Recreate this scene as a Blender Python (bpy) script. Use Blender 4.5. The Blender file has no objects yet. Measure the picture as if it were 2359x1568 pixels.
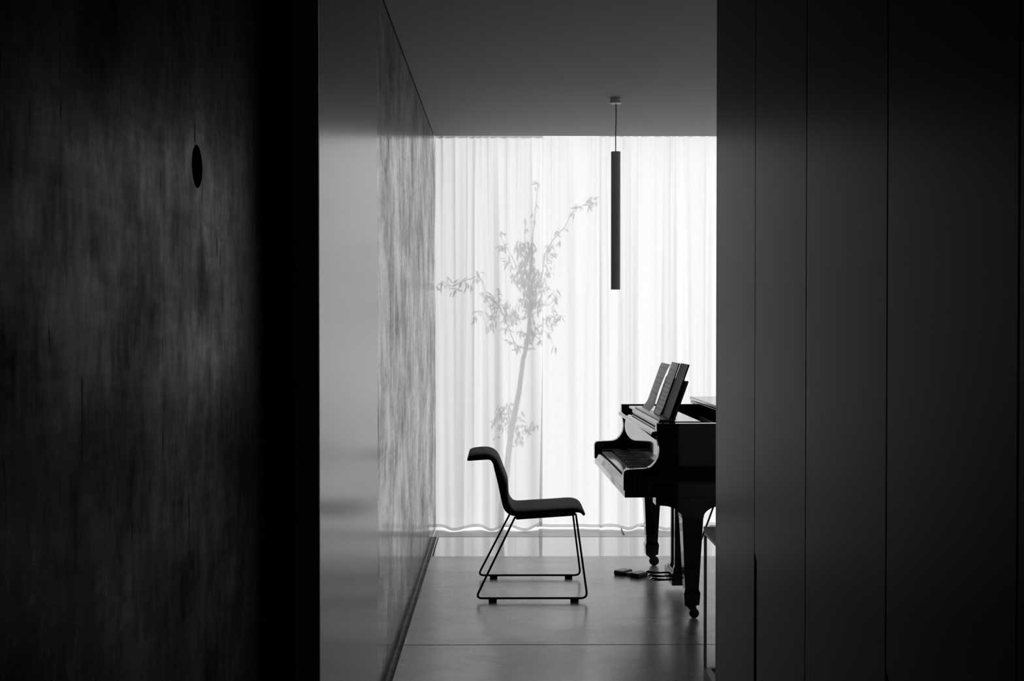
import bpy, bmesh, math, random
from mathutils import Vector, Matrix, Euler
from mathutils import noise as mnoise

S = bpy.context.scene
C = S.collection
PI = math.pi
random.seed(7)

# ------------------------------------------------------------------ camera, light, exposure
EYE = 1.47
F_PX = 2870.0
TILT, YAW = math.radians(0.838), math.radians(0.389)
cam_data = bpy.data.cameras.new('camera')
cam = bpy.data.objects.new('camera', cam_data)
C.objects.link(cam)
cam.location = (0, 0, EYE)
cam.rotation_euler = (PI / 2 - TILT, 0, -YAW)
cam_data.sensor_width = 36.0
cam_data.lens = F_PX * 36.0 / 2359.0
cam_data.clip_start = 0.05
S.camera = cam

world = bpy.data.worlds.new('world')
S.world = world
world.use_nodes = True
bg = world.node_tree.nodes['Background']
bg.inputs['Color'].default_value = (1, 1, 1, 1)
bg.inputs['Strength'].default_value = 1.42

SUN_EL = math.radians(34)
sun_data = bpy.data.lights.new('sun', 'SUN')
sun_data.energy = 2.68
sun_data.angle = math.radians(0.38)
sun = bpy.data.objects.new('sun', sun_data)
C.objects.link(sun)
sun.rotation_euler = Vector((0, math.cos(SUN_EL), math.sin(SUN_EL))).to_track_quat('Z', 'Y').to_euler()

S.view_settings.view_transform = 'Standard'
S.view_settings.look = 'None'
S.view_settings.gamma = 1.0
S.view_settings.use_curve_mapping = False
S.view_settings.exposure = 0.0
S.cycles.max_bounces = 10
S.cycles.diffuse_bounces = 5
S.cycles.glossy_bounces = 5
S.cycles.transmission_bounces = 6
S.cycles.transparent_max_bounces = 8
S.cycles.sample_clamp_indirect = 6.0
S.cycles.use_denoising = True

CURT_Y = 8.79
CEIL_Z = 2.762
WALL_X = -0.484
CAB_X = 0.66
CAB_END = 3.865
ROOM_R = 3.7

# ------------------------------------------------------------------ materials
def nodes_of(name):
    m = bpy.data.materials.new(name)
    m.use_nodes = True
    nt = m.node_tree
    return m, nt, nt.nodes['Principled BSDF']

def g(v):
    return (v, v, v, 1)

def plain(name, col, rough=0.5, spec=0.5, metal=0.0, coat=0.0, bump=0.0, bscale=200.0, var=0.0):
    m, nt, b = nodes_of(name)
    b.inputs['Base Color'].default_value = g(col)
    b.inputs['Roughness'].default_value = rough
    b.inputs['Specular IOR Level'].default_value = spec
    b.inputs['Metallic'].default_value = metal
    b.inputs['Coat Weight'].default_value = coat
    b.inputs['Coat Roughness'].default_value = 0.03
    tc = nt.nodes.new('ShaderNodeTexCoord')
    n = nt.nodes.new('ShaderNodeTexNoise')
    n.inputs['Scale'].default_value = bscale
    n.inputs['Detail'].default_value = 4
    nt.links.new(tc.outputs['Object'], n.inputs['Vector'])
    mr = nt.nodes.new('ShaderNodeMapRange')
    mr.inputs['From Min'].default_value = 0.3
    mr.inputs['From Max'].default_value = 0.7
    mr.inputs['To Min'].default_value = col * (1 - var)
    mr.inputs['To Max'].default_value = col * (1 + var)
    nt.links.new(n.outputs['Fac'], mr.inputs['Value'])
    nt.links.new(mr.outputs['Result'], b.inputs['Base Color'])
    if bump:
        bp = nt.nodes.new('ShaderNodeBump')
        bp.inputs['Strength'].default_value = bump
        bp.inputs['Distance'].default_value = 0.002
        nt.links.new(n.outputs['Fac'], bp.inputs['Height'])
        nt.links.new(bp.outputs['Normal'], b.inputs['Normal'])
    return m

class NT:
    """small helper to write node maths"""
    def __init__(s, nt):
        s.nt = nt
    def new(s, t, **kw):
        n = s.nt.nodes.new(t)
        for k, v in kw.items():
            setattr(n, k, v)
        return n
    def link(s, a, b):
        s.nt.links.new(a, b)
    def math(s, op, a, b=None, c=None, clamp=False):
        n = s.new('ShaderNodeMath', operation=op, use_clamp=clamp)
        for i, x in enumerate((a, b, c)):
            if x is None:
                continue
            if isinstance(x, (int, float)):
                n.inputs[i].default_value = x
            else:
                s.link(x, n.inputs[i])
        return n.outputs[0]
    def noise(s, vec, scale, detail=4, rough=0.55, sc=(1, 1, 1)):
        mp = s.new('ShaderNodeMapping')
        mp.inputs['Scale'].default_value = sc
        s.link(vec, mp.inputs['Vector'])
        n = s.new('ShaderNodeTexNoise')
        n.inputs['Scale'].default_value = scale
        n.inputs['Detail'].default_value = detail
        n.inputs['Roughness'].default_value = rough
        s.link(mp.outputs['Vector'], n.inputs['Vector'])
        return n.outputs['Fac']
    def rng(s, v, a, b, c, d):
        n = s.new('ShaderNodeMapRange')
        n.inputs['From Min'].default_value = a
        n.inputs['From Max'].default_value = b
        n.inputs['To Min'].default_value = c
        n.inputs['To Max'].default_value = d
        s.link(v, n.inputs['Value'])
        return n.outputs['Result']

def concrete_wall(name, base_r, rough_r, spec_r, wts, ssc, fsc, dull=None, lo=.36, hi=.64):
    m, nt, b = nodes_of(name)
    h = NT(nt)
    tc = h.new('ShaderNodeTexCoord').outputs['Object']
    streak = h.noise(tc, 1.0, 6, 0.6, ssc)
    fine = h.noise(tc, 1.0, 6, 0.7, fsc)
    blot = h.noise(tc, 2.2, 5, 0.6)
    grain = h.noise(tc, 1.0, 4, 0.6, (1, 12.0, 60.0))
    mix = h.math('ADD', h.math('MULTIPLY', streak, wts[0]), h.math('MULTIPLY', fine, wts[1]))
    mix = h.math('ADD', mix, h.math('MULTIPLY', blot, wts[2]))
    mix = h.math('ADD', mix, h.math('MULTIPLY', grain, wts[3]))
    # water stain running down below the tie hole
    sx = h.new('ShaderNodeSeparateXYZ'); h.link(tc, sx.inputs[0])
    yy = h.math('DIVIDE', h.math('SUBTRACT', sx.outputs[1], 2.005), 0.045)
    zz = h.math('DIVIDE', h.math('SUBTRACT', sx.outputs[2], 1.52), 0.085)
    wob = h.math('MULTIPLY', h.math('SUBTRACT', fine, 0.5), 1.6)
    r2 = h.math('ADD', h.math('MULTIPLY', yy, yy), h.math('MULTIPLY', zz, zz))
    stain = h.rng(h.math('ADD', r2, wob), 0.3, 1.5, 0.55, 1.0)
    marks = h.rng(h.noise(tc, 1.0, 3, 0.6, (1, 55.0, 7.0)), 0.66, 0.73, 1.0, 0.35)
    base = h.math('MULTIPLY', h.rng(mix, lo, hi, *base_r), marks)
    h.link(h.math('MULTIPLY', base, stain), b.inputs['Base Color'])
    h.link(h.rng(mix, lo, hi, *rough_r), b.inputs['Roughness'])
    h.link(h.math('MULTIPLY', h.math('MULTIPLY', h.rng(mix, lo, hi, *spec_r), stain), marks), b.inputs['Specular IOR Level'])
    bp = h.new('ShaderNodeBump')
    bp.inputs['Strength'].default_value = 0.10
    bp.inputs['Distance'].default_value = 0.002
    h.link(h.math('ADD', fine, grain), bp.inputs['Height'])
    h.link(bp.outputs['Normal'], b.inputs['Normal'])
    if dull:
        df = h.new('ShaderNodeBsdfDiffuse'); df.inputs['Color'].default_value = g(0.012)
        mx = h.new('ShaderNodeMixShader')
        h.link(h.math('MULTIPLY', h.math('MULTIPLY', h.rng(mix, lo, hi, *dull), stain), marks), mx.inputs[0])
        h.link(df.outputs[0], mx.inputs[1]); h.link(b.outputs[0], mx.inputs[2])
        h.link(mx.outputs[0], nt.nodes['Material Output'].inputs['Surface'])
    return m

def concrete_floor():
    m, nt, b = nodes_of('polished_concrete_floor')
    h = NT(nt)
    tc = h.new('ShaderNodeTexCoord').outputs['Object']
    big = h.noise(tc, 1.3, 5, 0.6, (1, 1.6, 1))
    mid = h.noise(tc, 5.0, 6, 0.65, (1, 1.8, 1))
    fine = h.noise(tc, 90.0, 3, 0.6)
    mix = h.math('ADD', h.math('MULTIPLY', big, 0.55), h.math('MULTIPLY', mid, 0.35))
    mix = h.math('ADD', mix, h.math('MULTIPLY', fine, 0.04))
    vor = h.new('ShaderNodeTexVoronoi'); vor.inputs['Scale'].default_value = 2.3
    h.link(tc, vor.inputs['Vector'])
    speck = h.rng(vor.outputs['Distance'], 0.008, 0.014, 0.25, 1.0)
    base = h.rng(mix, 0.35, 0.65, 0.33, 0.54)
    h.link(h.math('MULTIPLY', base, speck), b.inputs['Base Color'])
    h.link(h.rng(mix, 0.38, 0.62, 0.30, 0.21), b.inputs['Roughness'])
    b.inputs['IOR'].default_value = 2.1
    b.inputs['Specular IOR Level'].default_value = 0.5
    bp = h.new('ShaderNodeBump')
    bp.inputs['Strength'].default_value = 0.012
    bp.inputs['Distance'].default_value = 0.001
    h.link(fine, bp.inputs['Height'])
    h.link(bp.outputs['Normal'], b.inputs['Normal'])
    return m

def curtain_material(k=1.0, name='sheer_white_curtain'):
    m = bpy.data.materials.new(name)
    m.use_nodes = True
    nt = m.node_tree
    h = NT(nt)
    nt.nodes.remove(nt.nodes['Principled BSDF'])
    out = nt.nodes['Material Output']
    tc = h.new('ShaderNodeTexCoord').outputs['Object']
    weave = h.noise(tc, 1.0, 2, 0.5, (500.0, 1.0, 60.0))
    col = h.rng(weave, 0.3, 0.7, 0.90 * k, 0.96 * k)
    tr = h.new('ShaderNodeBsdfTranslucent')
    df = h.new('ShaderNodeBsdfDiffuse')
    h.link(col, tr.inputs['Color'])
    h.link(col, df.inputs['Color'])
    mx = h.new('ShaderNodeMixShader')
    mx.inputs[0].default_value = 0.28
    h.link(tr.outputs[0], mx.inputs[1])
    h.link(df.outputs[0], mx.inputs[2])
    h.link(mx.outputs[0], out.inputs['Surface'])
    return m

def glass_material():
    m = bpy.data.materials.new('window_glass')
    m.use_nodes = True
    nt = m.node_tree
    h = NT(nt)
    nt.nodes.remove(nt.nodes['Principled BSDF'])
    out = nt.nodes['Material Output']
    t = h.new('ShaderNodeBsdfTransparent'); t.inputs['Color'].default_value = g(0.95)
    gl = h.new('ShaderNodeBsdfGlossy'); gl.inputs['Roughness'].default_value = 0.0
    mx = h.new('ShaderNodeMixShader'); mx.inputs[0].default_value = 0.06
    h.link(t.outputs[0], mx.inputs[1]); h.link(gl.outputs[0], mx.inputs[2])
    h.link(mx.outputs[0], out.inputs['Surface'])
    return m

def score_page(name, col, dark, rows, row0, rowh, band, text=False):
    """paper with rows of printed notes, laid out in the page's own UV (u across, v up)"""
    m, nt, b = nodes_of(name)
    h = NT(nt)
    uv = h.new('ShaderNodeTexCoord').outputs['UV']
    s = h.new('ShaderNodeSeparateXYZ'); h.link(uv, s.inputs[0])
    u, v = s.outputs[0], s.outputs[1]
    f = h.math('FRACT', h.math('DIVIDE', h.math('SUBTRACT', v, row0), rowh))
    inband = h.math('LESS_THAN', h.math('ABSOLUTE', h.math('SUBTRACT', f, 0.5)), band)
    lo = h.math('GREATER_THAN', v, row0)
    hi = h.math('LESS_THAN', v, row0 + rows * rowh)
    le = h.math('GREATER_THAN', u, 0.10)
    ri = h.math('LESS_THAN', u, 0.92)
    mask = h.math('MULTIPLY', h.math('MULTIPLY', inband, lo), h.math('MULTIPLY', hi, h.math('MULTIPLY', le, ri)))
    n = h.noise(uv, 1.0, 3, 0.7, (14.0, 60.0, 1) if not text else (30.0, 25.0, 1))
    ink = h.rng(n, 0.42, 0.58, 0.35 if not text else 0.0, 1.0)
    amt = h.math('MULTIPLY', mask, ink, clamp=True)
    cc = h.math('SUBTRACT', col, h.math('MULTIPLY', amt, col - dark))
    h.link(cc, b.inputs['Base Color'])
    b.inputs['Roughness'].default_value = 0.45
    b.inputs['Specular IOR Level'].default_value = 0.5
    tl_ = h.new('ShaderNodeBsdfTranslucent'); h.link(cc, tl_.inputs['Color'])
    mx = h.new('ShaderNodeMixShader'); mx.inputs[0].default_value = 0.5 if text else 0.1
    h.link(b.outputs[0], mx.inputs[1]); h.link(tl_.outputs[0], mx.inputs[2])
    h.link(mx.outputs[0], nt.nodes['Material Output'].inputs['Surface'])
    return m

M = {}
M['wall_concrete'] = concrete_wall('polished_concrete_wall', (0.04, 0.30), (0.28, 0.07), (0.20, 1.0), (.25, .28, .35, .12), (1, 3.5, 2.2), (1, 20.0, 8.0), (0.66, 1.0), .40, .60)
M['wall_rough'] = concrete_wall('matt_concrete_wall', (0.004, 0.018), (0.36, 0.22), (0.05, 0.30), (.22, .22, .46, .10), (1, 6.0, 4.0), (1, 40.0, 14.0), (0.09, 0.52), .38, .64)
M['floor'] = concrete_floor()
M['curtain'] = curtain_material()
M['glass'] = glass_material()
M['overlap_shade'] = curtain_material(0.22, 'curtain_overlap_shade')  # darkened cloth colour standing in for the shade where the curtains overlap
M['hem'] = curtain_material(0.80, 'curtain_hem')
M['ceiling'] = plain('ceiling_plaster', 0.33, 0.75, 0.1, bump=0.03, bscale=160, var=0.03)
M['panel'] = plain('pale_satin_lacquer', 0.09, 0.20, 0.32, var=0.02, bscale=3)
M['panel_edge'] = plain('dark_door_edge', 0.85, 0.5, 0.3)
M['cab'] = plain('grey_cabinet_lacquer', 0.095, 0.30, 0.10, var=0.03, bscale=4)
M['cab'].node_tree.nodes['Principled BSDF'].inputs['IOR'].default_value = 1.28
M['void'] = plain('dark_cavity', 0.015, 0.8, 0.1)
M['plaster'] = plain('plaster_grey', 0.85, 0.7, 0.3, var=0.05, bscale=3)
M['plaster_dark'] = plain('corridor_plaster', 0.08, 0.8, 0.2, var=0.05, bscale=3)
M['strip'] = plain('mirror_polished_strip', 0.45, 0.025, 0.5, metal=1.0)
M['strip2'] = plain('fine_concrete_sill', 0.50, 0.28, 0.5, var=0.12, bscale=9)
M['reveal'] = plain('dark_floor_reveal', 0.22, 0.8, 0.2, var=0.3, bscale=20)
M['steel'] = plain('brushed_steel', 0.5, 0.25, 0.5, metal=1.0)
M['lacquer'] = plain('black_piano_lacquer', 0.0025, 0.04, 0.5)
M['black'] = plain('matt_black', 0.01, 0.5, 0.2)
M['leather'] = plain('black_leather', 0.010, 0.6, 0.05, bump=0.25, bscale=260, var=0.2)
M['frame_metal'] = plain('dark_coated_steel', 0.012, 0.35, 0.25)
M['rubber'] = plain('black_rubber', 0.008, 0.7, 0.2)
M['caster'] = plain('dark_caster_metal', 0.03, 0.3, 0.5)
M['brass'] = plain('polished_brass', 0.85, 0.12, 0.5, metal=1.0)
M['iron'] = plain('cast_iron_plate', 0.15, 0.4, 0.5, metal=0.7, var=0.1, bscale=30)
M['ivory'] = plain('white_key_top', 0.75, 0.08, 0.5)
M['ebony'] = plain('black_key_top', 0.005, 0.45, 0.2)
M['felt'] = plain('dark_felt', 0.02, 0.95, 0.1)
M['lamp'] = plain('anthracite_tube', 0.85, 0.5, 0.3)
M['canopy'] = plain('grey_ceiling_rose', 0.8, 0.5, 0.3)
M['ledge'] = plain('worn_black_ledge', 0.03, 0.25, 0.5)
M['paper'] = plain('paper_edge', 0.55, 0.8, 0.2)
M['cover'] = plain('dark_booklet_cover', 0.12, 0.6, 0.3, var=0.1, bscale=8)
M['cover2'] = plain('black_booklet_back', 0.02, 0.5, 0.3)
M['score'] = score_page('printed_score_page', 0.92, 0.12, 10, 0.06, 0.083, 0.24)
M['text'] = score_page('pale_text_page', 0.95, 0.4, 6, 0.30, 0.11, 0.16, True)
M['table'] = plain('dark_table_steel', 0.30, 0.4, 0.4, metal=0.2)
M['foliage'] = plain('leaf_grey', 0.10, 0.6, 0.3, var=0.3, bscale=20)
M['bark'] = plain('bark_grey', 0.12, 0.9, 0.2, bump=0.4, bscale=40, var=0.3)
M['ground'] = plain('garden_ground', 0.35, 0.9, 0.2, var=0.2, bscale=3)
M['pad'] = plain('black_pedal_pad', 0.02, 0.35, 0.5)
M['padtop'] = plain('grey_pedal_top', 0.26, 0.4, 0.5)

# ------------------------------------------------------------------ mesh helpers
def obj(name, bm, mat, parent=None, smooth=False, bevel=0.0, seg=2, angle=35):
    if not isinstance(mat, (list, tuple)):
        mat = [mat]
    bmesh.ops.recalc_face_normals(bm, faces=bm.faces[:])
    me = bpy.data.meshes.new(name)
    bm.to_mesh(me)
    bm.free()
    for x in mat:
        me.materials.append(x)
    o = bpy.data.objects.new(name, me)
    C.objects.link(o)
    if parent is not None:
        o.parent = parent
    if smooth:
        for p in me.polygons:
            p.use_smooth = True
        me.set_sharp_from_angle(angle=math.radians(angle))
    if bevel:
        md = o.modifiers.new('soft_edge', 'BEVEL')
        md.width = bevel; md.segments = seg; md.limit_method = 'ANGLE'
        md.angle_limit = math.radians(40)
    return o

def tag(o, label=None, cat=None, group=None, kind=None):
    if label: o['label'] = label
    if cat: o['category'] = cat
    if group: o['group'] = group
    if kind: o['kind'] = kind
    return o

def empty(name, loc, rz=0.0):
    o = bpy.data.objects.new(name, None)
    C.objects.link(o)
    o.location = loc
    o.rotation_euler = (0, 0, rz)
    return o

def box(bm, x0, x1, y0, y1, z0, z1, mi=0):
    vs = [bm.verts.new((x, y, z)) for z in (z0, z1) for y in (y0, y1) for x in (x0, x1)]
    for f in ((0, 2, 3, 1), (4, 5, 7, 6), (0, 1, 5, 4), (2, 6, 7, 3), (0, 4, 6, 2), (1, 3, 7, 5)):
        fc = bm.faces.new([vs[i] for i in f])
        fc.material_index = mi
    return vs

def B(*a):
    bm = bmesh.new()
    box(bm, *a)
    return bm

def prism(bm, pts, a0, a1, axis='y', mi=0):
    """extrude a closed 2D outline; axis y: pts are (x,z); axis z: pts are (x,y); axis x: pts are (y,z)"""
    def mk(p, a):
        if axis == 'y': return (p[0], a, p[1])
        if axis == 'z': return (p[0], p[1], a)
        return (a, p[0], p[1])
    v0 = [bm.verts.new(mk(p, a0)) for p in pts]
    v1 = [bm.verts.new(mk(p, a1)) for p in pts]
    n = len(pts)
    for i in range(n):
        j = (i + 1) % n
        bm.faces.new((v0[i], v0[j], v1[j], v1[i])).material_index = mi
    bm.faces.new(v0).material_index = mi
    bm.faces.new(v1[::-1]).material_index = mi

def tube(bm, pts, r, n=10, caps=True, mi=0):
    pts = [Vector(p) for p in pts]
    rs = r if isinstance(r, (list, tuple)) else [r] * len(pts)
    rings = []
    ref = None
    for i, p in enumerate(pts):
        if i == 0: t = pts[1] - pts[0]
        elif i == len(pts) - 1: t = pts[-1] - pts[-2]
        else: t = (pts[i + 1] - p).normalized() + (p - pts[i - 1]).normalized()
        t.normalize()
        if ref is None:
            ref = t.orthogonal().normalized()
        ref = (ref - t * ref.dot(t)).normalized()
        bi = t.cross(ref)
        rings.append([bm.verts.new(p + (ref * math.cos(2 * PI * k / n) + bi * math.sin(2 * PI * k / n)) * rs[i]) for k in range(n)])
    for a, b in zip(rings, rings[1:]):
        for k in range(n):
            l = (k + 1) % n
            bm.faces.new((a[k], a[l], b[l], b[k])).material_index = mi
    if caps:
        bm.faces.new(rings[0][::-1]).material_index = mi
        bm.faces.new(rings[-1]).material_index = mi

def lathe(bm, prof, cx=0, cy=0, n=32, mi=0):
    """prof: (radius, z) from bottom to top"""
    rings = []
    for r, z in prof:
        if r <= 1e-6:
            rings.append([bm.verts.new((cx, cy, z))])
        else:
            rings.append([bm.verts.new((cx + r * math.cos(2 * PI * k / n), cy + r * math.sin(2 * PI * k / n), z)) for k in range(n)])
    for a, b in zip(rings, rings[1:]):
        for k in range(n):
            l = (k + 1) % n
            if len(a) == 1 and len(b) == 1: continue
            if len(a) == 1: f = (a[0], b[l], b[k])
            elif len(b) == 1: f = (a[k], a[l], b[0])
            else: f = (a[k], a[l], b[l], b[k])
            bm.faces.new(f).material_index = mi

def fillet(pts, r, n=6):
    """round the inner corners of an open 3D polyline"""
    pts = [Vector(p) for p in pts]
    out = [pts[0]]
    for i in range(1, len(pts) - 1):
        a, b, c = pts[i - 1], pts[i], pts[i + 1]
        d1, d2 = (a - b), (c - b)
        rr = min(r, d1.length * 0.49, d2.length * 0.49)
        s, e = b + d1.normalized() * rr, b + d2.normalized() * rr
        for k in range(n + 1):
            t = k / n
            out.append(s * (1 - t) ** 2 + b * 2 * t * (1 - t) + e * t ** 2)
    out.append(pts[-1])
    return out

def spline(pts, n=5, closed=False):
    """Catmull-Rom through 2D/3D points"""
    P = [Vector(p) for p in pts]
    out = []
    m = len(P)
    rng = range(m if closed else m - 1)
    for i in rng:
        p0 = P[(i - 1) % m] if closed or i > 0 else P[0]
        p1, p2 = P[i], P[(i + 1) % m]
        p3 = P[(i + 2) % m] if closed or i + 2 < m else P[-1]
        for k in range(n):
            t = k / n
            out.append(0.5 * ((2 * p1) + (-p0 + p2) * t + (2 * p0 - 5 * p1 + 4 * p2 - p3) * t * t + (-p0 + 3 * p1 - 3 * p2 + p3) * t ** 3))
    if not closed:
        out.append(P[-1])
    return out

# ------------------------------------------------------------------ the setting
def structure(name, bm, mat, label=None, **kw):
    o = obj(name, bm, mat, **kw)
    o['kind'] = 'structure'
    if label: o['label'] = label
    return o

# left concrete wall, running from behind the camera to the curtain, with a formwork tie hole
bm = bmesh.new()
HY, HZ, HR, HS = 1.975, 1.716, 0.034, 0.12
y0, y1, z0, z1 = -2.6, 9.35, -0.06, 2.95
X = WALL_X
ring_s, ring_c, ring_b = [], [], []
NH = 32
for k in range(NH):
    a = 2 * PI * k / NH
    c, s_ = math.cos(a), math.sin(a)
    q = HS / max(abs(c), abs(s_))
    ring_s.append(bm.verts.new((X, HY + c * q, HZ + s_ * q)))
    ring_c.append(bm.verts.new((X, HY + c * HR, HZ + s_ * HR)))
    ring_b.append(bm.verts.new((X - 0.03, HY + c * HR * 0.9, HZ + s_ * HR * 0.9)))
for k in range(NH):
    l = (k + 1) % NH
    bm.faces.new((ring_s[k], ring_s[l], ring_c[l], ring_c[k]))
    bm.faces.new((ring_c[k], ring_c[l], ring_b[l], ring_b[k])).material_index = 1
bm.faces.new(ring_b).material_index = 1
def quad(pts):
    bm.faces.new([bm.verts.new(p) for p in pts])
a0, a1, b0, b1 = HY - HS, HY + HS, HZ - HS, HZ + HS
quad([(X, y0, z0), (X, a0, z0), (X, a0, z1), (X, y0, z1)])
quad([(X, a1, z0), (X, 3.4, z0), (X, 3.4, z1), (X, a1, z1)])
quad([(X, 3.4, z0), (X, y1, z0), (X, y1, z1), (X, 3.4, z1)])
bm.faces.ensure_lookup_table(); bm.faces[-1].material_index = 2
quad([(X, a0, z0), (X, a1, z0), (X, a1, b0), (X, a0, b0)])
quad([(X, a0, b1), (X, a1, b1), (X, a1, z1), (X, a0, z1)])
quad([(X - 0.2, y0, z0), (X - 0.2, y1, z0), (X - 0.2, y1, z1), (X - 0.2, y0, z1)])
quad([(X, y0, z0), (X - 0.2, y0, z0), (X - 0.2, y0, z1), (X, y0, z1)])
quad([(X, y1, z0), (X - 0.2, y1, z0), (X - 0.2, y1, z1), (X, y1, z1)])
quad([(X, y0, z1), (X - 0.2, y0, z1), (X - 0.2, y1, z1), (X, y1, z1)])
quad([(X, y0, z0), (X - 0.2, y0, z0), (X - 0.2, y1, z0), (X, y1, z0)])
structure('wall_left', bm, [M['wall_rough'], M['void'], M['wall_concrete']])

# floor slabs with a saw-cut joint and a shadow gap along the concrete wall
bm = bmesh.new()
for (fy0, fy1) in ((-2.6, 5.655), (5.665, 7.812)):
    box(bm, -0.456, ROOM_R, fy0, fy1, -0.06, 0.0)
structure('floor', bm, M['floor'])
structure('floor_base', B(-0.7, ROOM_R + 0.2, -2.6, 8.954, -0.12, -0.045), M['void'])
structure('floor_reveal', B(WALL_X, -0.4565, -2.6, 8.517, -0.044, -0.003), M['reveal'])
structure('floor_strip', B(-0.443, ROOM_R, 7.818, 8.512, -0.04, -0.001), M['strip'])
bm = bmesh.new()
box(bm, -0.456, -0.449, 7.812, 8.52, -0.04, 0.001)
structure('trim_1', bm, M['steel'])
structure('floor_sill', B(WALL_X, ROOM_R, 8.518, 8.954, -0.045, 0.0), M['strip2'])

structure('ceiling', B(WALL_X + 0.0035, ROOM_R, -2.6, 8.66, CEIL_Z, CEIL_Z + 0.05), M['ceiling'])
structure('ceiling_roof', B(WALL_X - 0.3, ROOM_R + 0.3, -2.7, 8.87, CEIL_Z + 0.19, CEIL_Z + 0.30), M['void'])
structure('wall_right', B(ROOM_R, ROOM_R + 0.2, 3.7, 9.35, -0.06, CEIL_Z + 0.19), M['plaster'])
structure('wall_partition', B(1.285, ROOM_R + 0.2, 3.62, CAB_END, -0.06, CEIL_Z + 0.19), M['plaster'])
structure('wall_back', B(WALL_X, 1.6, -2.72, -2.6, -0.06, CEIL_Z + 0.19), M['plaster_dark'])
structure('wall_corridor', B(1.30, 1.42, -2.6, 3.62, -0.06, CEIL_Z + 0.19), M['plaster_dark'])

# tall pale lining panel against the concrete wall, dark edge towards the camera
bm = bmesh.new()
px0, px1, pya, pyb = -0.445, -0.3924, 2.65, 3.88
box(bm, px0, px1, pya + 0.012, pyb, 0.0, CEIL_Z)
d = structure('door_1', bm, M['panel'], label='pale satin panel covering the left concrete wall')
obj('edge_strip', B(px0, px1, pya, pya + 0.012, 0.0, CEIL_Z), M['panel_edge'], d)
obj('slot_light_block', B(WALL_X + 0.0005, px0 - 0.0005, pya + 0.06, pyb - 0.02, 0.0, CEIL_Z), M['void'], d)  # black block added to stop light leaking through the slot behind the panel

# ------------------------------------------------------------------ tall cabinets on the right of the corridor
joints = [3.865, 3.266, 2.714, 2.140, 1.592, 1.03, 0.46]
cab_labels = [
    'plain grey tall cabinet at the doorway, nearest the piano room',
    'grey tall cabinet with long finger pull, second from the doorway',
    'plain narrow-looking grey tall cabinet between the two with finger pulls',
    'dark grey tall cabinet whose finger pull starts at the bottom edge of the photo',
    'dark tall cabinet just entering at the right edge of the photo',
    'dark tall cabinet beside the camera, beyond the right edge']
for i in range(5):
    ya, yb = joints[i + 1], joints[i]
    t = empty('tall_cabinet', (CAB_X, ya, 0))
    tag(t, cab_labels[i], 'cabinet', 'tall cabinets lining the corridor')
    w = yb - ya
    bm = bmesh.new()
    box(bm, 0.055, 0.60, 0.0015, w - 0.0015, 0.0, CEIL_Z - 0.003)
    if i == 0:
        box(bm, 0.0, 0.056, w - 0.019, w - 0.0015, 0.0, CEIL_Z - 0.003, 1)
        box(bm, 0.056, 0.60, w - 0.0015, w, 0.0, CEIL_Z - 0.003, 1)
    obj('body', bm, [M['void'], M['cab']], t)
    dy1 = w - 0.0025 if i else w - 0.021
    notch = i in (1, 3)
    bm = bmesh.new()
    zt = 0.868
    if notch:
        prof = [(0.0025, 0.012), (dy1 - 0.028, 0.012), (dy1 - 0.028, zt - 0.022), (dy1, zt), (dy1, CEIL_Z - 0.01), (0.0025, CEIL_Z - 0.01)]
    else:
        prof = [(0.0025, 0.012), (dy1, 0.012), (dy1, CEIL_Z - 0.01), (0.0025, CEIL_Z - 0.01)]
    prism(bm, prof, 0.0, 0.022, 'x')
    obj('door', bm, M['cab'], t, bevel=0.0012, seg=1)

# ------------------------------------------------------------------ window outside the curtain
WY = 8.985
w = empty('window_1', (0, WY, 0)); w['kind'] = 'structure'
bm = bmesh.new()
box(bm, WALL_X, ROOM_R, -0.03, 0.03, -0.04, 0.004)
box(bm, WALL_X, ROOM_R, -0.03, 0.03, CEIL_Z + 0.16, CEIL_Z + 0.21)
obj('window_frame', bm, M['black'], w)
obj('pane', B(WALL_X, ROOM_R, -0.004, 0.004, 0.004, CEIL_Z + 0.16), M['glass'], w)
structure('ground', B(-14, 16, 8.99, 30, -0.2, -0.04), M['ground'])

# ------------------------------------------------------------------ curtains
def curtain_y(x, z, flat):
    """depth of the cloth at x, z: sharp pleats at the top relaxing into broad folds at the hem"""
    tz = min(max(z / 2.75, 0), 1)
    warp = 0.030 * math.sin(5.1 * x + 1.3) + 0.018 * math.sin(13.7 * x + 0.4 + 1.2 * tz) + 0.012 * math.sin(23 * x - 2.0 * tz)
    ph = (x + warp) / 0.070
    fr = ph - math.floor(ph)
    cusp = abs(math.sin(PI * ph)) ** 0.8                   # 0 at the pleat: sharp line
    k = math.floor(ph)
    rnd = mnoise.noise(Vector((k * 3.7, 1.5, 0))) * 0.5 + 0.5
    sharp = tz ** 1.6
    a_top = 0.0135 * (0.7 + 0.6 * rnd)
    y = -a_top * cusp * (0.30 + 0.70 * sharp)
    # secondary soft ripples
    y += 0.0020 * math.sin(2 * PI * (x + 0.4 * warp) / 0.047 + 2.2 * tz + k) * (0.4 + 0.6 * tz)
    # broad folds at the bottom
    lo = (1 - tz) ** 0.8
    y += lo * (0.046 * math.sin(2 * PI * (x + 0.02 * math.sin(9 * x)) / 0.245 + 0.9) + 0.015 * math.sin(2 * PI * x / 0.139 + 2.1 + 0.8 * tz))
    y += 0.004 * mnoise.noise(Vector((x * 9, z * 0.8, 3.0)))
    if flat:
        a, b = 0.27, 0.69
        if x < b:
            f = 1 - min(max((x - (b - 0.012)) / 0.012, 0), 1)
            calm = lo * f
            y = y * (1 - 0.75 * calm) + 0.045 * f * (0.35 + 0.65 * lo)
    return CURT_Y + y

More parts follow.
